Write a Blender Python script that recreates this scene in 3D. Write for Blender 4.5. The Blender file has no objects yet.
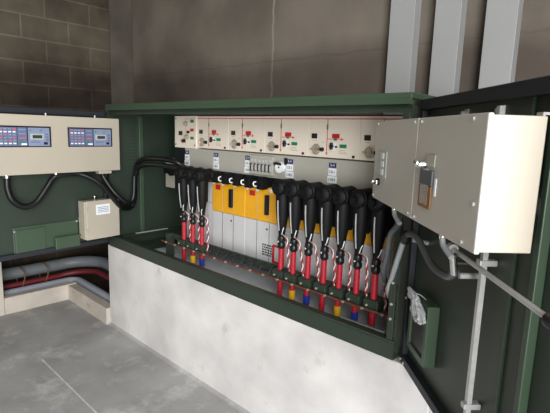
import bpy, bmesh, math, random
from mathutils import Vector, Matrix, noise
random.seed(7)
scn = bpy.context.scene
COL = scn.collection
R = math.radians
Y0 = 1.764            # front plane of plinth and cabinet

# ------------------------------------------------------------------ materials
def lin(c):
    return tuple(((v/255)/12.92 if v/255 <= .04045 else ((v/255+.055)/1.055)**2.4) for v in c)

def mat(name, rgb, rough=.5, metal=0., var=.12, scale=6., bump=0., bscale=40., stretch=(1,1,1), alpha=1., trans=0., detail=4., spec=.5):
    m = bpy.data.materials.new(name); m.use_nodes = True
    nt = m.node_tree; N = nt.nodes; L = nt.links
    b = N['Principled BSDF']
    b.inputs['Roughness'].default_value = rough
    b.inputs['Metallic'].default_value = metal
    b.inputs['Alpha'].default_value = alpha
    b.inputs['Transmission Weight'].default_value = trans
    b.inputs['Specular IOR Level'].default_value = spec
    c = lin(rgb)
    tc = N.new('ShaderNodeTexCoord'); mp = N.new('ShaderNodeMapping')
    mp.inputs['Scale'].default_value = stretch
    L.new(tc.outputs['Object'], mp.inputs['Vector'])
    nz = N.new('ShaderNodeTexNoise'); nz.inputs['Scale'].default_value = scale
    nz.inputs['Detail'].default_value = detail
    L.new(mp.outputs['Vector'], nz.inputs['Vector'])
    rp = N.new('ShaderNodeValToRGB')
    rp.color_ramp.elements[0].position = .3; rp.color_ramp.elements[1].position = .7
    rp.color_ramp.elements[0].color = (*[v*(1-var) for v in c], 1)
    rp.color_ramp.elements[1].color = (*[min(1, v*(1+var)) for v in c], 1)
    L.new(nz.outputs['Fac'], rp.inputs['Fac']); L.new(rp.outputs['Color'], b.inputs['Base Color'])
    if bump:
        n2 = N.new('ShaderNodeTexNoise'); n2.inputs['Scale'].default_value = bscale
        n2.inputs['Detail'].default_value = 5
        L.new(tc.outputs['Object'], n2.inputs['Vector'])
        bp = N.new('ShaderNodeBump'); bp.inputs['Strength'].default_value = bump; bp.inputs['Distance'].default_value = .01
        L.new(n2.outputs['Fac'], bp.inputs['Height']); L.new(bp.outputs['Normal'], b.inputs['Normal'])
    return m

def block_wall():
    m = bpy.data.materials.new('concrete_block'); m.use_nodes = True
    nt = m.node_tree; N = nt.nodes; L = nt.links; b = N['Principled BSDF']
    b.inputs['Roughness'].default_value = .95; b.inputs['Specular IOR Level'].default_value = .1
    tc = N.new('ShaderNodeTexCoord'); sp = N.new('ShaderNodeSeparateXYZ'); cb = N.new('ShaderNodeCombineXYZ')
    L.new(tc.outputs['Object'], sp.inputs[0]); L.new(sp.outputs['Y'], cb.inputs['X'])
    ad = N.new('ShaderNodeMath'); ad.operation = 'ADD'; ad.inputs[1].default_value = .07
    L.new(sp.outputs['Z'], ad.inputs[0]); L.new(ad.outputs[0], cb.inputs['Y'])
    br = N.new('ShaderNodeTexBrick')
    br.inputs['Scale'].default_value = 1; br.inputs['Brick Width'].default_value = .46
    br.inputs['Row Height'].default_value = .222; br.inputs['Mortar Size'].default_value = .009
    br.inputs['Mortar Smooth'].default_value = .4
    br.inputs['Color1'].default_value = (*lin((104, 96, 84)), 1)
    br.inputs['Color2'].default_value = (*lin((90, 83, 74)), 1)
    br.inputs['Mortar'].default_value = (*lin((116, 108, 95)), 1)
    L.new(cb.outputs[0], br.inputs['Vector'])
    nz = N.new('ShaderNodeTexNoise'); nz.inputs['Scale'].default_value = 2.4; nz.inputs['Detail'].default_value = 8
    L.new(tc.outputs['Object'], nz.inputs['Vector'])
    rp = N.new('ShaderNodeValToRGB')
    rp.color_ramp.elements[0].position = .3; rp.color_ramp.elements[0].color = (.42, .41, .41, 1)
    rp.color_ramp.elements[1].position = .72; rp.color_ramp.elements[1].color = (1.1, 1.08, 1.02, 1)
    L.new(nz.outputs['Fac'], rp.inputs['Fac'])
    mx = N.new('ShaderNodeMix'); mx.data_type = 'RGBA'; mx.blend_type = 'MULTIPLY'; mx.inputs['Factor'].default_value = 1.
    L.new(br.outputs['Color'], mx.inputs['A']); L.new(rp.outputs['Color'], mx.inputs['B'])
    L.new(mx.outputs['Result'], b.inputs['Base Color'])
    n3 = N.new('ShaderNodeTexNoise'); n3.inputs['Scale'].default_value = 45
    L.new(tc.outputs['Object'], n3.inputs['Vector'])
    sm = N.new('ShaderNodeMath'); sm.operation = 'MULTIPLY_ADD'; sm.inputs[1].default_value = .35
    iv = N.new('ShaderNodeMath'); iv.operation = 'SUBTRACT'; iv.inputs[0].default_value = .5
    L.new(br.outputs['Fac'], iv.inputs[1]); L.new(n3.outputs['Fac'], sm.inputs[0]); L.new(iv.outputs[0], sm.inputs[2])
    bp = N.new('ShaderNodeBump'); bp.inputs['Strength'].default_value = .2; bp.inputs['Distance'].default_value = .008
    L.new(n3.outputs['Fac'], bp.inputs['Height']); L.new(bp.outputs['Normal'], b.inputs['Normal'])
    return m

def poured_wall():
    m = mat('poured_concrete', (118, 110, 100), .92, 0, .34, 1.3, .3, 30, detail=9, spec=.15)
    nt = m.node_tree; N = nt.nodes; L = nt.links; b = N['Principled BSDF']
    ramp = [n for n in N if n.type == 'VALTORGB'][0]
    tc = [n for n in N if n.type == 'TEX_COORD'][0]
    sp = N.new('ShaderNodeSeparateXYZ'); L.new(tc.outputs['Object'], sp.inputs[0])
    wob = N.new('ShaderNodeTexNoise'); wob.inputs['Scale'].default_value = 7; wob.inputs['Detail'].default_value = 6
    L.new(tc.outputs['Object'], wob.inputs['Vector'])
    prev = ramp.outputs['Color']
    # pale vertical shutter joint, darker horizontal pour line
    for axis, pos, half, col, fac in (('X', -2.70, .016, (168, 158, 142), .75), ('Z', 2.335, .012, (84, 78, 70), .3), ('X', -1.0, .008, (80, 74, 66), .4)):
        o = N.new('ShaderNodeMath'); o.operation = 'MULTIPLY_ADD'; o.inputs[1].default_value = .05; o.inputs[2].default_value = -.025-pos
        L.new(wob.outputs['Fac'], o.inputs[0])
        s = N.new('ShaderNodeMath'); s.operation = 'ADD'; L.new(sp.outputs[axis], s.inputs[0]); L.new(o.outputs[0], s.inputs[1])
        a = N.new('ShaderNodeMath'); a.operation = 'ABSOLUTE'; L.new(s.outputs[0], a.inputs[0])
        mr = N.new('ShaderNodeMapRange'); mr.inputs['From Min'].default_value = 0; mr.inputs['From Max'].default_value = half
        mr.inputs['To Min'].default_value = fac; mr.inputs['To Max'].default_value = 0
        L.new(a.outputs[0], mr.inputs['Value'])
        mx = N.new('ShaderNodeMix'); mx.data_type = 'RGBA'
        L.new(mr.outputs[0], mx.inputs['Factor']); L.new(prev, mx.inputs['A']); mx.inputs['B'].default_value = (*lin(col), 1)
        prev = mx.outputs['Result']
    L.new(prev, b.inputs['Base Color'])
    return m

def tint_below(m, z, amp, tint, fac, src):
    # darker tint on the wall below height z, with a ragged upper edge
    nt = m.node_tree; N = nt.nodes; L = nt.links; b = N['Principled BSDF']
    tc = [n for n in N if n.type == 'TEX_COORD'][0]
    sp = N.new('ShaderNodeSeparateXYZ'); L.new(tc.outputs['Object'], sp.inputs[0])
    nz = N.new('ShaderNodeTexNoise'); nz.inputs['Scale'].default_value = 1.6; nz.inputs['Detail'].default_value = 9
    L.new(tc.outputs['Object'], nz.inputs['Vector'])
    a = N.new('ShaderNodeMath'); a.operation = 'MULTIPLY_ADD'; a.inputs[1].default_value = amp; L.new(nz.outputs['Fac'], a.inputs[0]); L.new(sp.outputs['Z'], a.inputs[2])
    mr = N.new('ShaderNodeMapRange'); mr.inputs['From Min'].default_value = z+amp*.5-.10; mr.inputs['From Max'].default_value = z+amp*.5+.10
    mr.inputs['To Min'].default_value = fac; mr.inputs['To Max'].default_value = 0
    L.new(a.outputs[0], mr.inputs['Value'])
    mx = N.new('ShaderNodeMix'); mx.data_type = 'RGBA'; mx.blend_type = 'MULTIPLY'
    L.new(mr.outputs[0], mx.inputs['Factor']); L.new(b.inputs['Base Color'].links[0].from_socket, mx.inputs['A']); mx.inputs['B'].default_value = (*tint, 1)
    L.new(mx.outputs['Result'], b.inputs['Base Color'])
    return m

def speckle(name, base, spot, scale, thr, rough=.9, bump=.2):
    m = mat(name, base, rough, 0, .2, 2.6, bump, 60, detail=10, spec=.2)
    nt = m.node_tree; N = nt.nodes; L = nt.links; b = N['Principled BSDF']
    ramp = [n for n in N if n.type == 'VALTORGB'][0]; tc = [n for n in N if n.type == 'TEX_COORD'][0]
    nz = N.new('ShaderNodeTexNoise'); nz.inputs['Scale'].default_value = scale; nz.inputs['Detail'].default_value = 12; nz.inputs['Roughness'].default_value = .7
    L.new(tc.outputs['Object'], nz.inputs['Vector'])
    mr = N.new('ShaderNodeMapRange'); mr.inputs['From Min'].default_value = thr; mr.inputs['From Max'].default_value = thr+.14
    mr.inputs['To Max'].default_value = .7
    L.new(nz.outputs['Fac'], mr.inputs['Value'])
    mx = N.new('ShaderNodeMix'); mx.data_type = 'RGBA'; L.new(mr.outputs[0], mx.inputs['Factor'])
    L.new(ramp.outputs['Color'], mx.inputs['A']); mx.inputs['B'].default_value = (*lin(spot), 1)
    L.new(mx.outputs['Result'], b.inputs['Base Color'])
    return m

M = dict(
    block=tint_below(block_wall(), 2.36, .35, (.46, .43, .44), .9, None), poured=tint_below(poured_wall(), 2.33, .3, (.56, .52, .53), .85, None),
    floor=speckle('floor_concrete', (166, 165, 164), (208, 207, 205), 3.6, .52, .8),
    plinth=speckle('plinth_white', (216, 213, 211), (180, 176, 173), 5., .6, .9),
    curb=speckle('curb_white', (206, 196, 184), (160, 148, 136), 8., .55, .9),
    pillar=mat('pillar_concrete', (90, 84, 76), .92, 0, .2, 3, .2, 30, spec=.15),
    trench=mat('trench_concrete', (120, 114, 106), .95, 0, .2, 4, .3),
    ceil=mat('ceiling_concrete', (150, 146, 140), .95, 0, .1, 2, .1),
    green=mat('green_paint', (60, 78, 60), .42, 0, .07, 3, .02, 90),
    dgreen=mat('dark_green_paint', (46, 57, 47), .45, 0, .07, 3, .02, 90),
    seal=mat('black_rubber', (30, 34, 41), .55, 0, .1, 20),
    black=mat('black_plastic', (20, 21, 24), .35, 0, .15, 15),
    boot=mat('black_silicone', (11, 12, 14), .6, 0, .15, 15, spec=.25),
    hose=mat('black_hose', (18, 18, 20), .4, 0, .1, 20),
    beige=mat('beige_enamel', (182, 173, 157), .4, 0, .03, 3),
    ivory=mat('ivory_enamel', (235, 223, 206), .4, 0, .03, 3),
    greybox=mat('warm_grey_enamel', (196, 192, 182), .42, 0, .03, 3),
    strip=mat('grey_enamel', (172, 169, 158), .45, 0, .03, 4),
    tray=mat('galvanised_grey', (166, 166, 165), .5, .1, .05, 2),
    steel=mat('zinc_steel', (196, 196, 194), .35, .35, .1, 30),
    chrome=mat('chrome', (225, 225, 225), .12, 1., .03, 30),
    copper=mat('copper', (140, 92, 70), .45, .6, .15, 30),
    red=mat('red_sleeve', (176, 26, 44), .45, 0, .08, 12),
    redl=mat('red_line', (212, 92, 86), .5, 0, .03, 10),
    redb=mat('red_badge', (190, 30, 44), .4, 0, .05, 20),
    greenb=mat('green_badge', (30, 130, 84), .4, 0, .05, 20),
    yellow=mat('yellow_cover', (236, 172, 36), .45, 0, .06, 8),
    ytape=mat('yellow_tape', (226, 178, 30), .45, 0, .06, 8),
    btape=mat('blue_tape', (32, 52, 150), .45, 0, .06, 8),
    white=mat('white_cover', (206, 206, 206), .5, 0, .05, 8),
    label=mat('white_label', (236, 238, 240), .5, 0, .03, 20),
    navy=mat('navy_label', (30, 40, 92), .45, 0, .05, 20),
    ink=mat('black_ink', (20, 20, 24), .6, 0, .05, 20),
    wink=mat('white_ink', (225, 228, 235), .6, 0, .05, 20),
    relay=mat('relay_blue_grey', (98, 110, 142), .45, 0, .06, 20),
    relayl=mat('relay_pale_blue', (130, 141, 170), .45, 0, .06, 20),
    lcd=mat('lcd_dark', (50, 62, 56), .25, 0, .06, 20),
    lcdf=mat('lcd_bezel', (176, 182, 176), .4, 0, .04, 20),
    sheet=mat('grey_sheet', (205, 208, 214), .5, 0, .06, 5),
    duct=mat('grey_pvc', (120, 125, 129), .45, 0, .06, 8),
    pduct=mat('pale_pvc', (164, 170, 180), .4, 0, .04, 8),
    flex=mat('grey_flex', (156, 160, 162), .4, .1, .08, 14),
    dflex=mat('dark_grey_flex', (84, 90, 92), .4, .1, .08, 14),
    rcable=mat('red_trench_cable', (108, 30, 38), .5, 0, .1, 10),
    twine=mat('brown_tie', (124, 92, 58), .7, 0, .15, 40),
    wood=mat('brown_card', (140, 100, 58), .6, 0, .15, 20),
    brass=mat('brass', (196, 188, 172), .3, .6, .1, 30),
    bag=mat('clear_plastic', (225, 230, 232), .15, 0, .05, 20, .6, 60, alpha=.6),
    glass=mat('clear_window', (200, 205, 205), .08, 0, .02, 20, alpha=.35),
)

def floor_line(m, p0, p1, half):
    # a pale chalk line drawn across the slab
    nt = m.node_tree; N = nt.nodes; L = nt.links; b = N['Principled BSDF']
    tc = [n for n in N if n.type == 'TEX_COORD'][0]
    d = Vector((p1[0]-p0[0], p1[1]-p0[1], 0)); ln = d.length; d.normalize(); nn = Vector((-d.y, d.x, 0))
    def dotn(v, off):
        q = N.new('ShaderNodeVectorMath'); q.operation = 'DOT_PRODUCT'; q.inputs[1].default_value = v
        L.new(tc.outputs['Object'], q.inputs[0])
        a = N.new('ShaderNodeMath'); a.operation = 'SUBTRACT'; L.new(q.outputs['Value'], a.inputs[0]); a.inputs[1].default_value = off
        c = N.new('ShaderNodeMath'); c.operation = 'ABSOLUTE'; L.new(a.outputs[0], c.inputs[0]); return c
    a = dotn(nn, nn.dot(Vector((*p0, 0)))); c = dotn(d, d.dot(Vector((*p0, 0)))+ln/2)
    m1 = N.new('ShaderNodeMath'); m1.operation = 'LESS_THAN'; L.new(a.outputs[0], m1.inputs[0]); m1.inputs[1].default_value = half
    m2 = N.new('ShaderNodeMath'); m2.operation = 'LESS_THAN'; L.new(c.outputs[0], m2.inputs[0]); m2.inputs[1].default_value = ln/2
    nz = N.new('ShaderNodeTexNoise'); nz.inputs['Scale'].default_value = 25; L.new(tc.outputs['Object'], nz.inputs['Vector'])
    m3 = N.new('ShaderNodeMath'); m3.operation = 'MULTIPLY'; L.new(m1.outputs[0], m3.inputs[0]); L.new(m2.outputs[0], m3.inputs[1])
    m4 = N.new('ShaderNodeMath'); m4.operation = 'MULTIPLY'; L.new(m3.outputs[0], m4.inputs[0]); L.new(nz.outputs['Fac'], m4.inputs[1])
    mx = N.new('ShaderNodeMix'); mx.data_type = 'RGBA'; L.new(m4.outputs[0], mx.inputs['Factor'])
    L.new(b.inputs['Base Color'].links[0].from_socket, mx.inputs['A']); mx.inputs['B'].default_value = (.85, .85, .83, 1)
    L.new(mx.outputs['Result'], b.inputs['Base Color'])
floor_line(M["floor"], (-3.40, 1.10), (-2.0, 1.10), .006)

# ------------------------------------------------------------------ geometry helpers
class G:
    def __init__(s): s.bm = bmesh.new()
    def box(s, x0, x1, y0, y1, z0, z1, bev=0., seg=2):
        x0, x1 = sorted((x0, x1)); y0, y1 = sorted((y0, y1)); z0, z1 = sorted((z0, z1))
        r = bmesh.ops.create_cube(s.bm, size=1, matrix=Matrix.Translation(((x0+x1)/2, (y0+y1)/2, (z0+z1)/2)) @ Matrix.Diagonal((x1-x0, y1-y0, z1-z0, 1)))
        if bev:
            bev = min(bev, .45*min(x1-x0, y1-y0, z1-z0))
            ed = list({e for v in r['verts'] for e in v.link_edges})
            bmesh.ops.bevel(s.bm, geom=ed, offset=bev, segments=seg, affect='EDGES', profile=.5)
        return s
    def cyl(s, p0, p1, r, r2=None, n=16):
        p0, p1 = Vector(p0), Vector(p1); d = p1-p0
        q = d.to_track_quat('Z', 'Y').to_matrix().to_4x4()
        bmesh.ops.create_cone(s.bm, cap_ends=True, segments=n, radius1=r, radius2=r if r2 is None else r2, depth=d.length,
                              matrix=Matrix.Translation((p0+p1)/2) @ q)
        return s
    def ball(s, c, r, sc=(1, 1, 1), n=14):
        bmesh.ops.create_uvsphere(s.bm, u_segments=n, v_segments=max(6, n*2//3), radius=r, matrix=Matrix.Translation(c) @ Matrix.Diagonal((*sc, 1)))
        return s
    def lathe(s, prof, base, axis=(0, 0, 1), n=16):
        """prof: list of (r, h) along axis from base"""
        q = Vector(axis).to_track_quat('Z', 'Y').to_matrix(); base = Vector(base); rings = []
        for r, h in prof:
            rings.append([s.bm.verts.new(base + q @ Vector((max(r, 1e-4)*math.cos(2*math.pi*k/n), max(r, 1e-4)*math.sin(2*math.pi*k/n), h))) for k in range(n)])
        for a, b in zip(rings, rings[1:]):
            for k in range(n): s.bm.faces.new((a[k], a[(k+1) % n], b[(k+1) % n], b[k]))
        s.bm.faces.new(rings[0][::-1]); s.bm.faces.new(rings[-1])
        return s
    def tube(s, pts, r, n=10, sub=6, ridge=0.):
        P = [Vector(p) for p in pts]
        if len(P) > 2:
            Q = []
            E = [P[0]*2-P[1]] + P + [P[-1]*2-P[-2]]
            for i in range(1, len(E)-2):
                a, b, c, d = E[i-1:i+3]
                for k in range(sub):
                    t = k/sub
                    Q.append(.5*((2*b)+(c-a)*t+(2*a-5*b+4*c-d)*t*t+(3*b-a-3*c+d)*t**3))
            Q.append(P[-1]); P = Q
        T = [(P[min(i+1, len(P)-1)]-P[max(i-1, 0)]).normalized() for i in range(len(P))]
        u = T[0].orthogonal().normalized(); rings = []
        for i, p in enumerate(P):
            u = (u - T[i]*u.dot(T[i])).normalized(); w = T[i].cross(u)
            rr = r*(1+ridge*(i % 2))
            rings.append([s.bm.verts.new(p+rr*(math.cos(2*math.pi*k/n)*u+math.sin(2*math.pi*k/n)*w)) for k in range(n)])
        for a, b in zip(rings, rings[1:]):
            for k in range(n): s.bm.faces.new((a[k], a[(k+1) % n], b[(k+1) % n], b[k]))
        s.bm.faces.new(rings[0][::-1]); s.bm.faces.new(rings[-1])
        return s
    def prism(s, poly, d0, d1, axis='Y'):
        """poly in the two other axes, extruded d0..d1"""
        def P(a, b, d): return {'Y': (a, d, b), 'Z': (a, b, d), 'X': (d, a, b)}[axis]
        lo = [s.bm.verts.new(P(a, b, d0)) for a, b in poly]; hi = [s.bm.verts.new(P(a, b, d1)) for a, b in poly]
        s.bm.faces.new(lo); s.bm.faces.new(hi[::-1])
        k = len(poly)
        for i in range(k): s.bm.faces.new((lo[i], hi[i], hi[(i+1) % k], lo[(i+1) % k]))
        return s
    def done(s, name, m, parent=None, smooth=False, **kw):
        bmesh.ops.recalc_face_normals(s.bm, faces=s.bm.faces)
        me = bpy.data.meshes.new(name); s.bm.to_mesh(me); s.bm.free()
        if smooth:
            for p in me.polygons: p.use_smooth = True
            try: me.set_sharp_from_angle(angle=R(38))
            except Exception: pass
        me.materials.append(M[m])
        o = bpy.data.objects.new(name, me); COL.objects.link(o)
        if parent: o.parent = parent
        for k, v in kw.items(): o[k] = v
        return o

def thing(name, label, cat, loc=(0, 0, 0), rz=0., group=None):
    o = bpy.data.objects.new(name, None); COL.objects.link(o)
    o.location = loc; o.rotation_euler = (0, 0, rz); o.empty_display_size = .05
    o['label'] = label; o['category'] = cat
    if group: o['group'] = group
    return o
def tag(o, label, cat, group=None):
    o['label'] = label; o['category'] = cat
    if group: o['group'] = group
    return o
def struct(o):
    o['kind'] = 'structure'; return o
def copy_part(o, parent, off):
    c = o.copy(); COL.objects.link(c); c.parent = parent; c.location = o.location + Vector(off)
    return c
def text(body, h, loc, m, parent, rz=0., name='lettering', width=None):
    """upright lettering that reads from -Y of its own frame, turned rz about Z"""
    cu = bpy.data.curves.new('t', 'FONT'); cu.body = body; cu.size = h*1.4; cu.align_x = 'CENTER'; cu.align_y = 'CENTER'; cu.extrude = .0004; cu.resolution_u = 2
    t = bpy.data.objects.new('t', cu); COL.objects.link(t)
    dg = bpy.context.evaluated_depsgraph_get()
    me = bpy.data.meshes.new_from_object(t.evaluated_get(dg))
    bpy.data.objects.remove(t)
    me.materials.clear(); me.materials.append(M[m])
    if width:
        xs = [v.co.x for v in me.vertices]; k = width/(max(xs)-min(xs))
        for v in me.vertices: v.co.x *= k
    o = bpy.data.objects.new(name, me); COL.objects.link(o); o.parent = parent
    o.location = loc; o.rotation_euler = (R(90), 0, rz)
    return o

# ------------------------------------------------------------------ room
YB, XL, XR, YF, ZC = 2.80, -5.0, 2.2, -4.2, 4.6
g = G()
g.box(-4.466, XR+1.5, YF, Y0-.005, -.25, 0)
struct(g.done('floor', 'floor'))
struct(G().box(XL-.2, XR+.2, YF-.2, YB+.2, -.50, -.25).done('trench_floor', 'trench'))
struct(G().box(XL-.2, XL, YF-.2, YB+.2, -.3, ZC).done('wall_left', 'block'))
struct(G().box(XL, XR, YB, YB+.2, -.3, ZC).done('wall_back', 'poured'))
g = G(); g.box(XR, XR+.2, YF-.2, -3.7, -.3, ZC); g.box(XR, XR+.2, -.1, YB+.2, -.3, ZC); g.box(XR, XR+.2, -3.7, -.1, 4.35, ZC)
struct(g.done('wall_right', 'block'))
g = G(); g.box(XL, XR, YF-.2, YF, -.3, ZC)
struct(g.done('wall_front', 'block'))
struct(G().box(XL-.2, XR+.2, YF-.2, YB+.2, ZC, ZC+.2).done('ceiling', 'ceil'))
struct(G().box(XL, XL+.03, 2.52, YB, -.3, ZC, .008).done('corner_pillar', 'pillar'))

# plinth: hollow ring under the cabinet
PX0, PX1, PZ = -3.64, -.70, .735
g = G()
g.box(PX0, PX1, Y0+.004, Y0+.12, -.3, PZ, .006)
g.box(PX1-.14, PX1, Y0+.12, YB-.12, -.3, PZ)
g.box(PX0, PX1, YB-.26, YB-.12, -.3, PZ)
struct(g.done('concrete_plinth', 'plinth'))
# thin cement fillet along the plinth foot
g = G(); g.prism([(Y0+.006, -.0), (Y0-.022, .001), (Y0-.008, .006), (Y0+.006, .022)], PX0, PX1, 'X')
struct(g.done('cement_fillet', 'floor'))
# low curb around the cable trench
g = G()
g.box(-4.545, -4.465, 1.16, Y0+.06, -.3, .158, .006)
g.box(-4.466, PX0-.001, Y0-.03, Y0+.06, -.3, .150, .006)
struct(g.done('trench_curb', 'curb'))
g = G(); g.box(-4.545, -4.465, YF+.01, 1.158, -.3, .735, .006)
struct(g.done('low_wall', 'curb'))

# cable ducts rising on the back wall
for i, (x0, x1, lab) in enumerate(((-1.57, -1.40, 'grey metal cable duct on the concrete wall, leftmost of the three'),
                                   (-1.266, -1.11, 'grey metal cable duct on the concrete wall, middle one of three'),
                                   (-.968, -.803, 'grey metal cable duct on the concrete wall, widest, rightmost above the open door'))):
    t = thing('cable_duct', lab, 'cable duct', ((x0+x1)/2, YB, -.25), 0, 'cable ducts on the back wall')
    w = (x1-x0)/2
    G().box(-w, w, -.074, -.001, 0, 4.84).done('duct_body', 'tray', t)
    g = G(); g.box(-w-.001, w+.001, -.083, -.0745, 0, 4.84, .002)
    g.done('cover', 'tray', t)

# ------------------------------------------------------------------ trench ducts
def trench_run(zl, zr, x, y, rr, name, m, lab, cat, rad=.24):
    pts = [(x, YF+.3, zl), (x, .4, zl), (x, y-rad-.2, zl)]
    for k in range(7):
        a = R(90)*k/6
        pts.append((x+rad-rad*math.cos(a), y-rad+rad*math.sin(a), zl+(zr-zl)*k/6))
    pts += [(x+rad+.25, y, zr), (-3.3, y, zr), (-2.4, y, zr)]
    o = G().tube(pts, rr, 14, 5).done(name, m, None, True)
    return tag(o, lab, cat)
trench_run(.275, .30, -4.82, 2.14, .06, 'conduit_pipe', 'duct', 'thick grey conduit pipe, uppermost in the floor trench, behind the red cable', 'pipe', .36)
trench_run(.185, .235, -4.715, 2.03, .026, 'trench_cable', 'rcable', 'dark red power cable bending through the floor trench between two grey pipes', 'cable', .3)
trench_run(.125, .12, -4.655, 1.90, .045, 'drain_pipe', 'pduct', 'pale grey pipe lying lowest in the trench just inside the curb', 'pipe', .10)
for yy, lab in ((1.40, 'brown tie wrapped around trench pipe, nearer the low white wall'), (1.62, 'brown tie wrapped around trench pipe, nearer the bend')):
    g = G()
    loop = []
    for k in range(13):
        a = 2*math.pi*k/12
        loop.append((-4.78+.108*math.cos(a), yy+.012*math.sin(3*a), .232+.108*math.sin(a)))
    g.tube(loop, .006, 6, 3)
    tag(g.done('cable_tie', 'twine', None, True), lab, 'cable tie', 'ties on the trench cables')

# ------------------------------------------------------------------ cabinet
cab = thing('switchgear_cabinet', 'large dark green steel cabinet with both doors open on the white plinth', 'cabinet', (-2.24, Y0, PZ))
def cb(gg, name, m, smooth=False, **kw):       # built in world coordinates, moved to the cabinet's frame
    bmesh.ops.translate(gg.bm, vec=(2.24, -Y0, -PZ), verts=gg.bm.verts)
    return gg.done(name, m, cab, smooth, **kw)
CX0, CX1, CD = -3.60, -.885, .86
yb = Y0+CD
g = G()
g.box(CX0, CX1, Y0, Y0+.012, PZ+.001, .815)                # front face of base channel
g.box(CX0, CX1, Y0, Y0+.045, .815, .828, .003)
g.box(CX0, CX1, Y0+.036, Y0+.045, .79, .816)
g.box(CX0+.01, CX1-.01, yb-.05, yb-.012, PZ+.001, .80)
g.box(CX0+.013, CX0+.05, Y0+.045, yb-.05, PZ+.001, .79)
g.box(CX1-.05, CX1-.013, Y0+.045, yb-.05, PZ+.001, .79)
g.box(CX0+.05, -3.27, Y0+.05, yb-.05, PZ-.0, PZ+.004)
cb(g, 'base_frame', 'dgreen')
cb(G().box(CX0, CX0+.01, Y0+.012, yb, PZ+.001, 1.88), 'side_panel', 'dgreen')
cb(G().box(CX1-.01, CX1, Y0+.012, yb, PZ+.001, 1.88), 'side_panel', 'dgreen')
cb(G().box(CX0+.01, CX1-.01, yb-.01, yb, PZ+.001, 1.88), 'back_panel', 'dgreen')
g = G(); g.box(CX0+.02, CX1+.0, Y0-.012, yb+.02, 1.905, 1.93, .004)
g.box(CX0+.02, CX1+.0, Y0-.012, Y0-.004, 1.882, 1.906)
cb(g, 'roof', 'green')
g = G(); g.box(CX0+.01, CX1-.01, Y0+.02, Y0+.045, 1.85, 1.904, .003); g.box(CX0+.01, CX1-.01, Y0+.012, Y0+.02, 1.85, 1.864)
cb(g, 'header_beam', 'dgreen')
g = G(); g.box(CX1-.042, CX1-.011, Y0+.002, Y0+.012, .829, 1.85, .002); g.box(CX1-.042, CX1-.034, Y0+.012, Y0+.05, .829, 1.85)
cb(g, 'door_post', 'dgreen')
g = G(); g.box(CX0+.011, CX0+.022, Y0+.004, Y0+.012, .829, 1.85)
cb(g, 'door_post', 'dgreen')
for z in (.93, 1.0, 1.10):
    cb(G().cyl((CX1-.026, Y0+.002, z), (CX1-.026, Y0-.004, z), .006, n=10), 'bolt', 'steel', True)
# folded vertical stiffener and louvres on the left inner side
g = G(); g.box(CX0+.01, CX0+.035, Y0+.285, Y0+.325, .80, 1.85, .004)
cb(g, 'stiffener', 'green')
g = G()
for k in range(10):
    z = 1.40+.028*k
    g.prism([(Y0+.17, z), (Y0+.17, z+.004), (Y0+.25, z+.004), (Y0+.25, z)], CX0+.0105, CX0+.02, 'X')
cb(g, 'louvre', 'green')
g = G(); g.box(CX0+.012, CX0+.05, Y0+.10, yb-.05, .792, .815, .003)
cb(g, 'floor_rail', 'dgreen')
cb(G().cyl((CX0+.055, Y0+.22, .82), (CX0+.055, Y0+.55, .82), .006, n=8), 'earth_bar', 'steel', True)
# grey gland sheet over the cable pit, rounded at its left end
pl = []
for k in range(7):
    a = R(90)+R(90)*k/6; pl.append((-3.25+.07*math.cos(a), Y0+.50+.07*math.sin(a)))
for k in range(7):
    a = R(180)+R(90)*k/6; pl.append((-3.25+.07*math.cos(a), Y0+.20+.07*math.sin(a)))
pl += [(-.95, Y0+.13), (-.95, Y0+.57)]
cb(G().prism(pl, .715, .72, 'Z'), 'gland_sheet', 'sheet', label='grey sheet over the cable pit')
cb(G().box(CX1-.30, CX1-.06, Y0+.012, Y0+.022, .845, .852), 'door_stay', 'dflex')

# --- doors (parts of the cabinet)
def door(hx, hy, ang, inner, length, z0, z1, x0):
    """inner = +1 when the inner side faces local +Y, -1 when it faces local -Y"""
    s = inner
    g = G()
    g.box(x0, length, -.024*s, 0, z0, z1, .003)
    g.box(length-.004, length, 0, .03*s, z0+.04, z1-.04)
    d = g.done('door', 'dgreen', cab, label='open door of the cabinet')
    d.location = (hx+2.24, hy-Y0, -PZ); d.rotation_euler = (0, 0, ang)
    g = G(); g.box(x0, length, 0.0005*s, .03*s, z1-.042, z1, .003); g.box(x0, length, .0005*s, .03*s, z0, z0+.038, .003)
    g.box(x0, x0+.028, .0005*s, .026*s, z0+.038, z1-.042, .003)
    g.done('seal', 'seal', d)
    return d
RD = door(-.864, 1.828, R(-44.3), -1, 1.27, .742, 1.90, .03)
LD = door(-3.60, 1.80, R(-86), 1, 1.27, .775, 1.868, .06)
# right door furniture
g = G(); g.box(.872, .893, -.026, -.0005, .781, 1.857, .003); g.done('stiffener', 'green', RD)
g = G(); g.box(.765, .770, -.008, -.0005, .781, 1.857); g.done('stiffener', 'green', RD)
g = G(); g.box(.664, .676, -.044, -.036, .80, 1.84); g.box(.676, .680, -.044, -.029, .80, 1.84); g.done('locking_rod', 'steel', RD, label='bright steel locking rod')
for z in (.93, 1.385):
    G().box(.658, .684, -.053, -.0005, z, z+.018, .003).done('rod_guide', 'steel', RD)
g = G()
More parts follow.
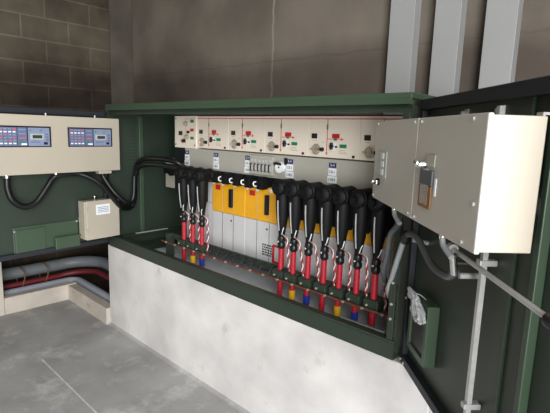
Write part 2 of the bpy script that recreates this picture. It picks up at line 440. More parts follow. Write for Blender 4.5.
# raised latch box: frame around an opening
g.box(.15, .175, -.048, -.0005, .875, 1.12, .003); g.box(.315, .340, -.048, -.0005, .875, 1.12, .003)
g.box(.175, .315, -.048, -.0005, .875, .90); g.box(.175, .315, -.048, -.0005, 1.03, 1.12)
g.done('latch_box', 'green', RD)
G().box(.1755, .3145, -.040, -.001, .9005, 1.0295).done('opening_shade_plate', 'black', RD)  # black plate filling the opening, the shade inside put into its colour
for x, z in ((.05, .757), (.09, .757), (.02+.04, 1.05)):
    G().cyl((x, -.031, z), (x, -.036, z), .006, n=10).done('bolt', 'steel', RD, True)
# left door furniture: document pocket
g = G(); g.box(.315, .80, .0005, .012, .79, 1.003, .004); g.box(.575, .79, .012, .022, .803, .985, .006)
pk = g.done('document_pocket', 'green', LD)
g = G(); g.box(.318, .515, .013, .05, .795, .885, .006); g.box(.318, .522, .05, .056, .878, .892, .002); g.done('pocket_lip', 'green', LD)
for x, z in ((.79, .975), (.79, .803), (.328, .993)):
    G().cyl((x, .012, z), (x, .017, z), .008, n=10).done('bolt', 'chrome', LD, True)

# ------------------------------------------------------------------ switchgear inside the cabinet
SY = Y0+.35
sw = thing('switchgear', 'ring main switchgear with ivory mimic panels and yellow covers inside green cabinet', 'switchgear', (-2.1, SY, .86))
def swp(gg, name, m, parent=None, smooth=False, **kw):
    if parent is None:
        bmesh.ops.translate(gg.bm, vec=(2.1, -SY, -.86), verts=gg.bm.verts); return gg.done(name, m, sw, smooth, **kw)
    return gg.done(name, m, parent, smooth, **kw)
swp(G().box(-2.98, -.985, SY+.052, yb-.03, .80, 1.845), 'tank', 'strip')
swp(G().box(-3.0, -.985, SY+.012, SY+.05, 1.39, 1.452), 'bushing_band', 'black')
# first narrow panel
def panel(x0, x1, z0, z1, first=False):
    w, h = x1-x0, z1-z0
    p = G().box(0, w-.0025, -.012 if first else 0, .05, 0, h, .002).done('module_panel', 'ivory', sw)
    p.location = (x0+2.1, 0, z0-.86)
    return p, w, h
p, w, h = panel(-3.103, -2.818, 1.604, 1.852, True)
f = -.012
G().box(.30*w-.022, .30*w+.022, f-.008, f, .46*h-.016, .46*h+.016, .002).done('position_display', 'black', p)
for fz in (.84, .57, .32):
    G().box(.82*w-.022, .82*w+.022, f-.004, f, fz*h-.011, fz*h+.011, .002).done('status_badge', 'greenb' if fz != .57 else 'redb', p, label='red badge' if fz == .57 else 'green badge')
for fx, fz in ((.57, .76), (.60, .35)):
    G().cyl((fx*w, f, fz*h), (fx*w, f-.02, fz*h), .020, .015, 14).ball((fx*w, f-.02, fz*h), .012).done('selector_knob', 'brass', p, True)
G().cyl((.46*w, f, .22*h), (.46*w, f-.022, .22*h), .016, .013, 14).done('selector_knob', 'black', p, True, label='black knob')
G().cyl((.67*w, f, .5*h), (.67*w, f-.016, .5*h), .010, n=12).done('push_button', 'black', p, True)
g = G(); g.box(.52*w, .53*w, f-.001, f, .1*h, .92*h); g.box(.52*w, .96*w, f-.001, f, .905*h, .915*h); g.done('mimic_line', 'redl', p)
for fx, fz in ((.06, .92), (.06, .1), (.94, .1)):
    G().cyl((fx*w, f, fz*h), (fx*w, f-.003, fz*h), .006, n=8).done('screw', 'black', p, True)
# five repeat modules
edges = [-2.817, -2.447, -2.083, -1.718, -1.353, -.99]
proto = None; protoparts = []
for i in range(5):
    x0 = edges[i]
    if proto is None:
        p, w, h = panel(x0, x0+.365, 1.612, 1.850)
        P = protoparts
        P.append(G().box(.075*w, .185*w, -.006, 0, .45*h, .575*h, .002).done('position_display', 'black', p))
        P.append(G().box(.09*w, .17*w, -.007, -.006, .50*h, .53*h).done('display_window', 'lcd', p))
        g = G(); g.tube([(.20*w+.027*math.cos(2*math.pi*k/12), -.014, .19*h+.027*math.sin(2*math.pi*k/12)) for k in range(13)], .0045, 8, 2)
        g.cyl((.20*w, 0, .19*h), (.20*w, -.02, .19*h), .012); g.box(.20*w-.004, .20*w+.004, -.016, -.008, .19*h-.026, .19*h+.026); g.box(.20*w-.045, .20*w, -.016, -.010, .19*h-.004, .19*h+.004)
        P.append(g.done('operating_ring', 'brass', p, True))
        P.append(G().cyl((.30*w, 0, .19*h), (.30*w, -.02, .19*h), .013, .010, 14).done('key_switch', 'black', p, True))
        g = G(); g.box(.378*w, .392*w, -.0015, 0, .10*h, .925*h); g.prism([(.36*w, .12*h), (.385*w, .06*h), (.41*w, .12*h)], -.0015, 0)
        g.box(.385*w, .66*w, -.0015, 0, .445*h, .46*h); g.prism([(.65*w, .49*h), (.65*w, .415*h), (.70*w, .4525*h)], -.0015, 0)
        P.append(g.done('mimic_line', 'redl', p))
        P.append(G().box(-.002, w, -.0015, 0, .922*h, .945*h).done('mimic_busbar', 'redl', p))
        P.append(G().box(.372*w, .398*w, -.003, 0, .68*h, .80*h).done('status_flag', 'greenb', p))
        P.append(G().box(.485*w, .625*w, -.005, 0, .47*h, .58*h, .002).done('status_badge', 'redb', p, label='red badge'))
        P.append(G().box(.525*w, .575*w, -.006, 0, .42*h, .47*h).done('status_flag', 'greenb', p))
        P.append(G().cyl((.505*w, 0, .285*h), (.505*w, -.006, .285*h), .022, n=18).done('knob_dial', 'label', p, True))
        g = G(); g.cyl((.505*w, -.006, .285*h), (.505*w, -.024, .285*h), .010, n=12); g.box(.505*w-.004, .505*w+.004, -.026, -.006, .285*h-.019, .285*h+.019)
        P.append(g.done('selector_knob', 'black', p, True))
        P.append(G().cyl((.575*w, 0, .27*h), (.575*w, -.01, .27*h), .006, n=10).done('push_button', 'black', p, True))
        P.append(G().box(.635*w, .765*w, -.004, 0, .25*h, .335*h, .002).done('status_badge', 'greenb', p, label='green badge'))
        for a_, b_, c_ in ((.62, .74, .19), (.62, .76, .15), (.62, .78, .11), (.09, .17, .40), (.28, .33, .36)):
            P.append(G().box(a_*w, b_*w, -.0008, 0, c_*h, (c_+.012)*h).done('printed_line', 'strip', p))
        P.append(G().cyl((.90*w, 0, .06*h), (.90*w, -.006, .06*h), .008, n=10).done('key_hole', 'black', p, True))
        proto = p
    else:
        c = proto.copy(); COL.objects.link(c); c.location = proto.location + Vector((x0-edges[0], 0, 0))
        for q in protoparts:
            d = q.copy(); COL.objects.link(d); d.parent = c
# grey label strip under the panels
st = swp(G().box(-2.975, -.985, SY-.004, SY+.05, 1.452, 1.604, .003), 'label_strip', 'strip')
zc = 1.528-.86
for x in (-2.945, -2.585, -2.24, -1.855, -1.525, -1.16):
    lx = x+2.1; yy = -.006
    G().box(lx-.025, lx+.025, yy-.001, yy+.002, zc+.028, zc+.056).done('name_label', 'navy', st, label='navy label')
    G().box(lx-.027, lx+.027, yy-.001, yy+.002, zc-.018, zc+.024).done('name_label', 'label', st)
    G().box(lx-.033, lx+.033, yy-.001, yy+.002, zc-.062, zc-.022, .001).done('name_label', 'label', st)
    text('CABLE', .016, (lx, yy-.0016, zc-.042), 'ink', st, width=.050)
    text('CB-1', .017, (lx, yy-.0016, zc+.003), 'navy', st, width=.040)
    text('S-4', .015, (lx, yy-.0016, zc+.042), 'wink', st, width=.028)
# measuring sockets, handle and gauge on the strip
x0, x1 = -2.205+2.1, -1.985+2.1
ip = G().box(x0, x1, -.024, -.0045, zc-.062, zc+.066, .004).done('socket_panel', 'strip', sw)
for k in range(6):
    x = x0+.025+.034*k
    G().cyl((x, -.024, zc+.03), (x, -.030, zc+.03), .012, n=12).cyl((x, -.030, zc+.03), (x, -.034, zc+.03), .006, n=10).done('test_socket', 'steel', ip, True)
    G().box(x-.010, x+.004, -.034, -.024, zc-.040, zc+.010, .002).done('test_plug', 'black', ip)
    G().box(x+.004, x+.010, -.036, -.024, zc-.034, zc+.004, .001).done('plug_clip', 'steel', ip)
hx = x1+.045
G().tube([(hx-.035, -.006, zc+.012), (hx-.025, -.03, zc+.022), (hx+.02, -.034, zc+.024), (hx+.035, -.008, zc+.012)], .009, 8).done('carry_handle', 'black', sw, True)
gx = -1.905+2.1
ga = G().cyl((gx-.02, -.0045, zc), (gx-.02, -.03, zc), .036, n=24).done('pressure_gauge', 'label', sw, True)
g = G(); g.box(gx-.0215, gx-.0185, -.0315, -.0302, zc-.004, zc+.026); g.cyl((gx-.02, -.0302, zc), (gx-.02, -.034, zc), .005, n=10); g.done('gauge_needle', 'ink', ga)
G().box(gx+.012, gx+.028, -.018, -.0045, zc+.020, zc+.062).done('gauge_bracket', 'black', ga)
# compartment covers
cov = [(-2.63, -2.26), (-2.26, -1.90), (-1.90, -1.54), (-1.54, -1.18), (-1.18, -.99)]
swp(G().box(-2.975, -2.636, SY+.01, SY+.05, .868, 1.20, .004), 'end_cover', 'white')
swp(G().box(-2.975, -2.70, SY+.01, SY+.05, 1.202, 1.386, .004), 'end_cover', 'black', label='black upper end cover')
swp(G().box(-2.698, -2.636, SY+.01, SY+.05, 1.202, 1.386, .004), 'end_cover', 'white')
for a, b in cov:
    lower = swp(G().box(a+.002, b-.002, SY, SY+.05, .868, 1.147, .004), 'compartment_cover', 'white')
    up = swp(G().box(a+.002, b-.002, SY-.004, SY+.05, 1.149, 1.386, .006), 'compartment_cover', 'yellow', label='yellow upper cover')
    cx = (a+b)/2+2.1; bw = b-a
    def loc(fx): return a+fx*bw+2.1
    G().box(loc(.62)-.016, loc(.62)+.016, -.026, -.0045, 1.20-.86, 1.335-.86, .006).done('cover_handle', 'black', up)
    G().box(loc(.20)-.026, loc(.20)+.026, -.008, -.0045, 1.315-.86, 1.35-.86).done('warning_sticker', 'redb', up)
    for fx, z in ((.06, 1.362), (.34, 1.362), (.70, 1.366)):
        G().cyl((loc(fx), -.0045, z-.86), (loc(fx), -.0075, z-.86), .014, n=14).done('screw_cap', 'label', up, True)
    for fx in (.33, .66):
        G().box(loc(fx)-.0012, loc(fx)+.0012, -.0055, -.0045, 1.152-.86, 1.38-.86).done('cover_joint', 'strip', up)
        G().box(loc(fx)-.0015, loc(fx)+.0015, -.0012, 0, .872-.86, 1.145-.86).done('cover_joint', 'ink', lower)
    G().cyl((loc(.6), 0, 1.10-.86), (loc(.6), -.004, 1.10-.86), .007, n=10).done('screw', 'black', lower, True)
# printed notice on the white cover and red bordered plate
g = G(); rr = random.Random(3)
for k in range(5):
    x = -2.085+2.1
    z = .985-.86-k*.017
    while x < -1.985+2.1:
        wd = rr.uniform(.010, .024); g.box(x, min(x+wd, .115), -.0014, 0, z, z+.010); x += wd+.006
g.done('printed_notice', 'ink', sw)
g = G(); cx, cz = -1.93+2.1, .945-.86
g.box(cx-.05, cx+.05, -.010, -.0005, cz+.05, cz+.062); g.box(cx-.05, cx+.05, -.010, -.0005, cz-.062, cz-.05)
g.box(cx-.05, cx-.038, -.010, -.0005, cz-.05, cz+.05); g.box(cx+.038, cx+.05, -.010, -.0005, cz-.05, cz+.05)
g.done('plate_border', 'redb', sw)
# six blanking plugs with clips over the yellow covers
for k in range(6):
    x = -2.655+.118*k
    q = G().lathe([(.042, .0), (.045, .05), (.038, .085), (.026, .09), (.024, .11), (.0, .112)], (x+2.1, .012, 1.412-.86), (0, -1, 0), 18).done('blanking_plug', 'boot', sw, True)
    g = G(); g.tube([(x+2.1+.008, -.102, 1.428-.86), (x+2.1-.010, -.106, 1.422-.86), (x+2.1-.008, -.106, 1.402-.86), (x+2.1+.012, -.102, 1.398-.86)], .0045, 8, 4); g.done('plug_clip', 'label', q, True)
# clamp rail and earth bar
CY = Y0+.20
swp(G().box(-3.0, -.95, CY+.03, CY+.05, .875, .92, .003), 'clamp_rail', 'dgreen')
swp(G().box(-3.02, -.94, CY-.052, CY-.045, .862, .873), 'earth_bar', 'copper')
for k in range(17):
    x = -2.95+k*.12
    swp(G().cyl((x, CY-.052, .868), (x, CY-.060, .868), .008, n=8), 'bar_bolt', 'brass', None, True)
for k in range(9):
    x = -2.44+.085*k
    g = G(); g.tube([(x, CY+.03, .91), (x+.012, CY-.01, .92), (x+.01, CY-.045, .875)], .006, 6, 4); swp(g, 'earth_strap', 'seal', None, True)
for x in (-3.0, -.96):
    swp(G().box(x-.003, x+.003, CY-.02, CY+.055, .721, .92), 'rail_bracket', 'dgreen')
# side plate with a black plug at the left end
q = swp(G().box(-3.40, -3.27, SY+.09, SY+.10, 1.24, 1.50, .003), 'terminal_plate', 'strip')
g = G(); g.lathe([(.05, 0), (.05, .04), (.03, .05), (.025, .09)], (-3.27+2.1, .09, 1.40-.86), (0, -1, 0), 16); g.done('plate_plug', 'boot', q, True)
swp(G().box(-3.26, -2.98, SY+.092, SY+.10, 1.24, 1.84), 'side_plate', 'black')

# ------------------------------------------------------------------ power cables
def power_cable(x, phase, label, group, seed, rear=True):
    rr = random.Random(seed)
    t = thing('power_cable', label, 'cable', (x, CY, .88), 0, group)
    # T connector: boot head on the bushing, hanging body
    g = G(); g.lathe([(.030, 0), (.050, .02), (.050, .07), (.046, .10), (.050, .105), (.050, .125), (.034, .15)], (0, -.05, .545), (0, 1, 0), 20)
    g.ball((0, -.045, .545), .048, (1, .5, 1)); g.cyl((0, -.07, .545), (0, -.085, .545), .020, .016)
    g.done('bushing_boot', 'boot', t, True)
    G().lathe([(.017, .24), (.020, .265), (.026, .30), (.036, .36), (.042, .43), (.044, .50), (.036, .55)], (0, 0, 0)).done('connector_body', 'boot', t, True)
    if rear: G().lathe([(.010, .35), (.019, .365), (.044, .425), (.056, .50), (.056, .575), (.03, .577)], (.0, .075, 0)).done('rear_shade_boot', 'boot', t, True)  # second-row boot, its black also standing in for shade between the cables
    G().tube([(0, -.026, .285), (0, -.036, .35), (0, -.042, .42), (0, -.044, .47)], .0042, 8, 4).done('silver_strip', 'steel', t, True)  # thin silver strip down the front of the connector body
    G().lathe([(.017, .17), (.024, .18), (.024, .20), (.019, .21), (.025, .22), (.022, .245), (.016, .25)], (0, 0, 0)).done('cable_gland', 'black', t, True)
    G().ball((-.003, -.026, .215), .0055).done('gland_screw', 'steel', t, True)
    G().cyl((0, 0, .02), (0, 0, .178), .0165, n=18).done('heat_shrink_sleeve', 'red', t, True)
    g = G(); g.box(-.044, .044, -.034, .030, -.03, .035, .005)
    k = g.done('cable_clamp', 'dgreen', t)
    G().cyl((-.018, -.034, .005), (-.018, -.040, .005), .006, n=8).done('clamp_screw', 'steel', k, True)
    G().tube([(0, 0, -.031), (0, 0, -.18), (.0, .03, -.5)], .0165, 14, 5).done('cable_tail', 'red', t, True)
    if phase: G().cyl((0, 0, -.125), (0, 0, -.07), .0195, n=18).done('phase_tape', phase, t, True, label=('yellow' if phase == 'ytape' else 'blue')+' phase tape')
    for nm, m, ph in (('earth_braid', 'copper', 0.), ('earth_braid', 'label', 3.14), ('earth_braid', 'redb', 1.6)):
        pts = []
        for i in range(22):
            u = i/21; z = .25-.265*u
            off = .068+.008*math.sin(3*u+seed)-.030*(1-u)**3
            pts.append((off+.005*math.cos(26*u+ph), .005-.005*math.sin(26*u+ph), z))
        pts[0] = (.020, -.012, .26)
        G().tube(pts, .003, 6, 2).done(nm, m, t, True)
    g = G(); g.tube([(.018, -.02, .262), (.036, -.034, .285+rr.uniform(-.01, .01)), (.046, -.036, .312)], .003, 6, 4); g.done('braid_end', 'label', t, True)
    return t
left = [(-2.784, None, 'leftmost'), (-2.670, 'ytape', 'middle'), (-2.560, 'btape', 'rightmost')]
for i, (x, ph, w) in enumerate(left):
    power_cable(x, ph, f'red sleeved power cable with black connector left of the yellow covers, {w} of three', 'power cables of the switchgear', i, False)
pos = [-1.773, -1.673, -1.560, -1.445, -1.338, -1.226, -1.117]
phs = [None, 'ytape', 'btape', None, 'ytape', 'btape', None]
ords = ['first', 'second', 'third', 'fourth', 'fifth', 'sixth', 'seventh']
for i, (x, ph) in enumerate(zip(pos, phs)):
    tp = {None: 'plain red tail', 'ytape': 'yellow phase tape', 'btape': 'blue phase tape'}[ph]
    power_cable(x, ph, f'power cable with {tp}, {ords[i]} of seven to the right of the yellow covers', 'power cables of the switchgear', 10+i)

# ------------------------------------------------------------------ left door boxes
LROT = R(-86); LLOC = (-3.60, 1.80, 0)
cbx = thing('control_box', 'long beige control box with two relay panels on left green door', 'control box', LLOC, LROT)
G().box(-.005, .98, .025, .118, 1.402, 1.812, .004).done('enclosure', 'beige', cbx)
G().box(-.008, .984, .1185, .124, 1.398, 1.816, .003).done('front_plate', 'beige', cbx)
for x0 in (.060, .545):
    x1 = x0+.362; z0, z1 = 1.592, 1.738
    rp = G().box(x0, x1, .1245, .130, z0, z1, .002).done('relay_panel', 'black', cbx)
    yf = .130
    # note: this side is seen with local +X pointing left
    def u(a): return x1-(x1-x0)*a
    def v(a): return z1-(z1-z0)*a
    def plate(a0, a1, b0, b1, nm, m, d=.0015): return G().box(u(a0), u(a1), yf+.0001, yf+d, v(b0), v(b1)).done(nm, m, rp)
    plate(.03, .36, .07, .95, 'key_field', 'relay'); plate(.37, .54, .07, .95, 'key_field', 'relay'); plate(.56, .965, .07, .95, 'display_field', 'relayl')
    plate(.60, .85, .36, .64, 'display_bezel', 'lcdf', .0035); plate(.64, .82, .42, .58, 'display_screen', 'lcd', .0045)
    for r_ in range(6):
        for c_ in range(4):
            a = .055+.078*c_; b = .12+.135*r_
            m = 'label' if r_ in (1, 5) else ('redl' if (r_+c_) % 3 == 0 else 'relayl')
            plate(a, a+.05, b, b+.06, 'membrane_key', m, .003)
    for r_ in range(3):
        plate(.395, .515, .14+.2*r_, .20+.2*r_, 'membrane_key', 'redl' if r_ == 2 else 'relayl', .003)
    plate(.40, .45, .70, .80, 'membrane_key', 'greenb', .003); plate(.43, .53, .82, .90, 'membrane_key', 'label', .003)
    for a in (.60, .80): 
        G().cyl((u(a), yf+.0015, v(.2)), (u(a), yf+.004, v(.2)), .005, n=10).done('indicator_lamp', 'greenb', rp, True)
    for k in range(3): plate(.89, .94, .34+.14*k, .42+.14*k, 'membrane_key', 'relay', .003)
    plate(.60, .78, .74, .78, 'printed_line', 'relay', .002)
    plate(.85, .92, .76, .88, 'socket', 'black', .004)
for x in (.17, .55): G().cyl((x, .07, 1.812), (x, .07, 1.835), .007, n=10).done('mounting_stud', 'steel', cbx, True)
for z in (1.50, 1.72): G().box(-.016, -.0055, .05, .085, z-.012, z+.012, .003).done('side_lug', 'steel', cbx)
for x in (.06, .92):
    for z in (1.46, 1.76): G().box(x-.01, x+.01, .0005, .025, z-.01, z+.01).done('mounting_spacer', 'steel', cbx)
g = G(); g.box(.06, .17, .05, .11, 1.372, 1.4015, .004); g.done('gland_plate', 'beige', cbx)
for x in (.838, .50): G().cyl((x, .075, 1.375), (x, .075, 1.4015), .019, n=12).done('cable_gland', 'chrome', cbx, True)

jb = thing('junction_box', 'small beige junction box with white label on left green door', 'junction box', LLOC, LROT)
G().box(.016, .312, .022, .115, .850, 1.158, .004).done('enclosure', 'beige', jb)
G().box(.012, .305, .1155, .131, .846, 1.163, .007).done('box_door', 'beige', jb)
G().box(.10, .222, .1315, .1325, 1.045, 1.128).done('paper_label', 'label', jb)
for k in range(4): G().box(.112, .208, .1325, .1328, 1.064+.013*k, 1.069+.013*k).done('printed_line', 'relayl', jb)
for z in (.92, 1.10): G().box(.29, .312, .1315, .137, z-.014, z+.014, .003).done('hinge', 'beige', jb)
G().cyl((.19, .06, 1.158), (.19, .06, 1.182), .008, n=10).ball((.19, .06, 1.186), .012).done('lifting_stud', 'chrome', jb, True)
for x in (.035, .29): G().box(x-.012, x+.012, .0005, .022, .98, 1.02).done('mounting_spacer', 'steel', jb)
G().cyl((.17, .065, .836), (.17, .065, .853), .010, n=10).done('cable_gland', 'steel', jb, True)

LM = Matrix.Translation(LLOC) @ Matrix.Rotation(LROT, 4, 'Z')
def Lw(x, y, z): return tuple(LM @ Vector((x, y, z)))
pts = [Lw(*p) for p in ((.838, .075, 1.376), (.838, .075, 1.30), (.812, .08, 1.215), (.742, .082, 1.165), (.66, .082, 1.185), (.585, .08, 1.275), (.535, .078, 1.345), (.50, .075, 1.376))]
tag(G().tube(pts, .021, 12, 14, .07).done('corrugated_hose', 'hose', None, True), 'black corrugated hose looping below the relay box end nearest the photo edge', 'hose')
inside = [(-3.53, 1.945, 1.075), (-3.505, 1.955, 1.15), (-3.505, 1.965, 1.30), (-3.495, 1.97, 1.40), (-3.44, 1.975, 1.468), (-3.30, 1.98, 1.50), (-3.10, 2.0, 1.505), (-2.99, 2.04, 1.49), (-2.95, 2.10, 1.44)]
a = [Lw(*p) for p in ((.50, .075, 1.3755), (.42, .085, 1.385), (.34, .09, 1.383), (.26, .12, 1.352), (.18, .145, 1.292), (.10, .147, 1.20), (.02, .145, 1.105), (-.06, .11, 1.065))]
tag(G().tube(a+inside, .020, 12, 12, .06).done('corrugated_hose', 'hose', None, True), 'black corrugated hose from relay box looping up into the cabinet, longer of the pair', 'hose', 'hoses into the cabinet')
a = [Lw(*p) for p in ((.13, .08, 1.371), (.115, .09, 1.33), (.075, .115, 1.25), (.03, .14, 1.185), (-.03, .155, 1.13), (-.085, .15, 1.125))]
b = [(p[0]+.044, p[1]-.03, p[2]-.045 if p[2] > 1.35 else p[2]+.03) for p in inside[1:]]
tag(G().tube(a+b, .019, 12, 12, .06).done('corrugated_hose', 'hose', None, True), 'black corrugated hose dropping from the relay box corner into the cabinet, shorter of the pair', 'hose', 'hoses into the cabinet')
tag(G().tube([Lw(*p) for p in ((.085, .07, 1.3715), (.085, .065, 1.33), (.095, .06, 1.26), (.09, .055, 1.20), (.085, .055, 1.159))], .010, 10, 6).done('cable', 'hose', None, True),
    'short thin black cable dropping from relay box to junction box', 'cable')

# ------------------------------------------------------------------ right door boxes
RROT = R(-44.3); RLOC = (-.864, 1.828, 0)
rb = thing('control_box', 'wide plain grey control box with two latched covers on right green door', 'control box', RLOC, RROT)
G().box(.045, .922, -.186, -.064, 1.490, 1.803, .003).done('enclosure', 'beige', rb)
for x0, x1 in ((.008, .499), (.505, .926)):
    G().box(x0, x1, -.20, -.1865, 1.486, 1.807, .004).done('box_cover', 'greybox', rb)
for x, z in ((.04, 1.795), (.47, 1.795), (.53, 1.795), (.86, 1.795), (.90, 1.60), (.03, 1.50), (.47, 1.50), (.53, 1.50), (.86, 1.50)):
    G().cyl((x, -.20, z), (x, -.2045, z), .005, n=8).done('screw', 'steel', rb, True)
# left latch: clear window pocket with key lock
w_ = G().box(.075, .195, -.2045, -.2005, 1.585, 1.690, .002).done('window_plate', 'lcdf', rb)
for k in range(3): G().box(.13, .165, -.2062, -.2047, 1.595+.032*k, 1.618+.032*k).done('paper_label', 'label', w_)
lk = G().cyl((.10, -.2005, 1.562), (.10, -.214, 1.562), .014, n=14).done('lock', 'black', rb, True)
G().box(.075, .135, -.222, -.214, 1.553, 1.571, .003).ball((.085, -.222, 1.562), .009).done('lock_key', 'chrome', lk, True)
# right latch: chrome lock, dark block, brown card in clear pocket
lk = G().cyl((.585, -.2005, 1.668), (.585, -.224, 1.668), .014, .010, 14).ball((.585, -.226, 1.672), .012).done('lock', 'chrome', rb, True)
G().box(.565, .660, -.208, -.2005, 1.610, 1.655, .003).done('latch_block', 'dflex', rb)
G().box(.562, .655, -.206, -.2005, 1.542, 1.609, .003).done('brown_card', 'wood', rb)
G().box(.580, .635, -.2075, -.2065, 1.553, 1.66, .0003).done('clear_pocket', 'glass', rb)
G().box(.668, .680, -.2025, -.2005, 1.585, 1.635).done('paper_label', 'label', rb)
G().box(.59, .66, -.2035, -.2005, 1.665, 1.70, .002).done('clip_plate', 'strip', rb)
for x in (.40, .62, .90):
    g = G(); g.box(x-.012, x+.012, -.069, -.0005, 1.806, 1.812); g.box(x-.012, x+.012, -.070, -.0645, 1.79, 1.812); g.box(x-.012, x+.012, -.006, -.0005, 1.806, 1.845)
    g.cyl((x, -.006, 1.83), (x, -.022, 1.83), .008, n=8)
    g.done('mounting_bracket', 'steel', rb)
for x in (.1, .78): G().box(x-.012, x+.012, -.064, -.0005, 1.56, 1.60).done('mounting_bracket', 'steel', rb)
# glands with elbows below
for x in (.105, .588):
    g = G(); g.cyl((x, -.13, 1.4895), (x, -.13, 1.445), .010, n=12); g.cyl((x, -.13, 1.486), (x, -.13, 1.472), .017, n=6); g.done('cable_gland', 'chrome', rb, True)
    G().tube([(x, -.13, 1.45), (x+.012, -.128, 1.425), (x+.055, -.12, 1.40)], .009, 12, 5).done('gland_elbow', 'flex', rb, True)

RM = Matrix.Translation(RLOC) @ Matrix.Rotation(RROT, 4, 'Z')
def Rw(x, y, z): return tuple(RM @ Vector((x, y, z)))
S = .0125
pts = [(.125, -.075, 1.335), (.145, -.08, 1.352), (.19, -.082, 1.366), (.25, -.082, 1.368), (.30, -.08, 1.352), (.37, -.078, 1.318), (.44, -.078, 1.302), (.52, -.078, 1.304), (.565, -.08, 1.318), (.60, -.085, 1.345)]
fc = thing('flexible_conduit', 'grey flexible conduit curving in an S beneath the right grey box', 'conduit', Rw(.125, -.075, 1.335))
def rp_(gg, name, m, root, smooth=True):
    bmesh.ops.translate(gg.bm, vec=-Vector(root.location), verts=gg.bm.verts); return gg.done(name, m, root, smooth)
rp_(G().tube([Rw(*p) for p in pts], S, 12, 9, .06), 'hose', 'dflex', fc)
rp_(G().cyl(Rw(.60, -.085, 1.335), Rw(.61, -.10, 1.395), .012, n=12), 'end_ferrule', 'chrome', fc)
g = G(); g.cyl(Rw(.105, -.075, 1.318), Rw(.14, -.076, 1.352), .021, n=12); rp_(g, 'end_coupling', 'black', fc)
rp_(G().box(-.0, .0001, 0, .0001, 0, .0001) if False else G().cyl(Rw(.60, -.005, 1.33), Rw(.60, -.07, 1.33), .010, n=10), 'saddle', 'steel', fc)
rp_(G().cyl(Rw(.17, -.0008, 1.325), Rw(.17, -.066, 1.338), .009, n=10), 'saddle', 'steel', fc)
sc = thing('flexible_conduit', 'pale straight flexible conduit slanting down past the cabinet post', 'conduit', Rw(.10, -.08, 1.31))
rp_(G().tube([Rw(.112, -.080, 1.328), Rw(.10, -.082, 1.30), Rw(.05, -.083, 1.21), Rw(.0, -.083, 1.12), Rw(-.042, -.082, 1.04), (-.965, 1.88, .975), (-.965, 2.0, .95), (-.97, 2.05, .93)], .0115, 12, 9, .06), 'hose', 'flex', sc)
sc2 = thing('flexible_conduit', 'dark conduit hanging behind the pale one beside the cabinet post', 'conduit', Rw(.08, -.12, 1.41))
rp_(G().tube([Rw(.155, -.12, 1.402), Rw(.10, -.112, 1.375), Rw(.03, -.115, 1.32), Rw(-.005, -.112, 1.22), Rw(-.045, -.11, 1.13), (-1.0, 1.90, 1.03), (-.985, 2.03, 1.0), (-.985, 2.07, .98)], .0115, 12, 9, .06), 'hose', 'dflex', sc2)

# lever with a round black knob, clipped across the door
lv = thing('operating_lever', 'steel operating lever with round black knob fixed across the right door', 'lever', RLOC, RROT)
G().cyl((.56, -.075, 1.401), (1.03, -.075, 1.376), .0075, n=14).done('shaft', 'steel', lv, True)
G().lathe([(.012, 0), (.018, .006), (.019, .022), (.015, .033), (.008, .036)], (1.022, -.075, 1.3764), (1, 0, -.05), 18).done('knob', 'black', lv, True)
G().cyl((.555, -.075, 1.4012), (.535, -.075, 1.402), .017, n=14).done('shaft_collar', 'steel', lv, True)
for x in (.60,):
    g = G(); g.box(x-.008, x+.008, -.086, -.0005, 1.368, 1.375); g.box(x-.008, x+.008, -.090, -.0845, 1.368, 1.40); g.done('clip', 'dgreen', lv)

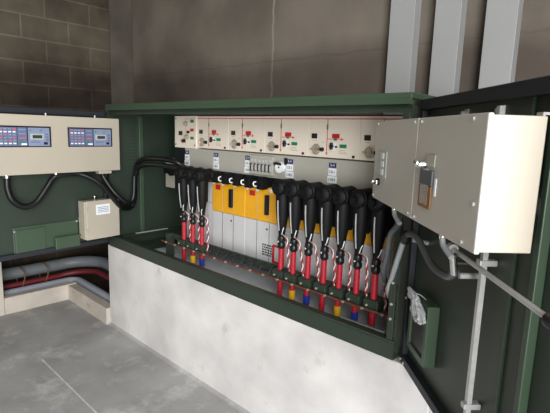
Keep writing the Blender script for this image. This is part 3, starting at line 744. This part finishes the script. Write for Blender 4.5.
# clear bag of bolts hanging on the latch box
bg = thing('plastic_bag', 'small clear plastic bag of bolts hanging on the right door', 'bag', Rw(.30, -.068, 1.088), RROT)
g = G()
bmesh.ops.create_icosphere(g.bm, subdivisions=4, radius=1)
for v in g.bm.verts:
    n_ = noise.noise(v.co*2.3)*.34+noise.noise(v.co*6)*.16
    c = v.co*(1+n_); w = .45+.55*min(1, max(0, .6-c.z))
    v.co = Vector((c.x*.075*w+.05*max(0, c.z)*(-1.0), c.y*.016, c.z*.045))
b_ = g.done('bag_body', 'bag', bg)
g = G(); bmesh.ops.create_icosphere(g.bm, subdivisions=3, radius=1)
for v in g.bm.verts:
    n_ = noise.noise(v.co*2.9+Vector((4, 1, 0)))*.5
    c = v.co*(1+n_); v.co = Vector((c.x*.07-.065, c.y*.010, c.z*.022+.036))
g.done('bag_neck', 'bag', bg)
for k, (x, z) in enumerate(((.012, -.02), (.022, -.03), (.005, -.034))):
    g = G(); g.cyl((x, 0.004, z), (x, -.006, z), .011, n=6); g.cyl((x, -.006, z), (x, -.010, z), .006, n=10); g.done('bolt', 'chrome', bg, True)
G().box(-.03, .02, -.004, .0, .0, .02, .002).done('paper_label', 'wood', bg)
G().tube([(-.03, .0, .06), (-.034, .02, .05), (-.04, .055, .02)], .002, 6, 4).done('hanging_wire', 'steel', bg)

# ------------------------------------------------------------------ light and camera
w = bpy.data.worlds.new('World'); scn.world = w; w.use_nodes = True
w.node_tree.nodes['Background'].inputs['Color'].default_value = (.9, .95, 1, 1)
w.node_tree.nodes['Background'].inputs['Strength'].default_value = 1.5

def area(name, loc, target, sx, sy, power, col=(1, 1, 1)):
    l = bpy.data.lights.new(name, 'AREA'); l.shape = 'RECTANGLE'; l.size = sx; l.size_y = sy; l.energy = power; l.color = col
    o = bpy.data.objects.new(name, l); COL.objects.link(o); o.location = loc
    o.rotation_euler = (Vector(target)-Vector(loc)).to_track_quat('-Z', 'Y').to_euler()
    return o
# daylight entering through the doorway behind the camera
area('doorway_daylight', (XR+.05, -1.9, 2.2), (0, -1.9, 2.2), 3.5, 4.2, 520, (.985, .995, 1))

cam = bpy.data.cameras.new('Camera'); co = bpy.data.objects.new('Camera', cam); COL.objects.link(co)
cam.sensor_width = 36; cam.lens = 445/550*36; cam.clip_start = .02
right = Vector((.72657647, .68639595, .03077714)); down = Vector((.13547624, -.09920468, -.98580151)); fwd = Vector((-.67359693, .72042975, -.16507013))
co.matrix_world = Matrix(((right.x, -down.x, -fwd.x, 0), (right.y, -down.y, -fwd.y, 0), (right.z, -down.z, -fwd.z, 1.75), (0, 0, 0, 1)))
scn.camera = co
scn.view_settings.view_transform = 'Standard'; scn.view_settings.look = 'None'
scn.view_settings.gamma = 1; scn.view_settings.use_curve_mapping = False
scn.view_settings.exposure = .12
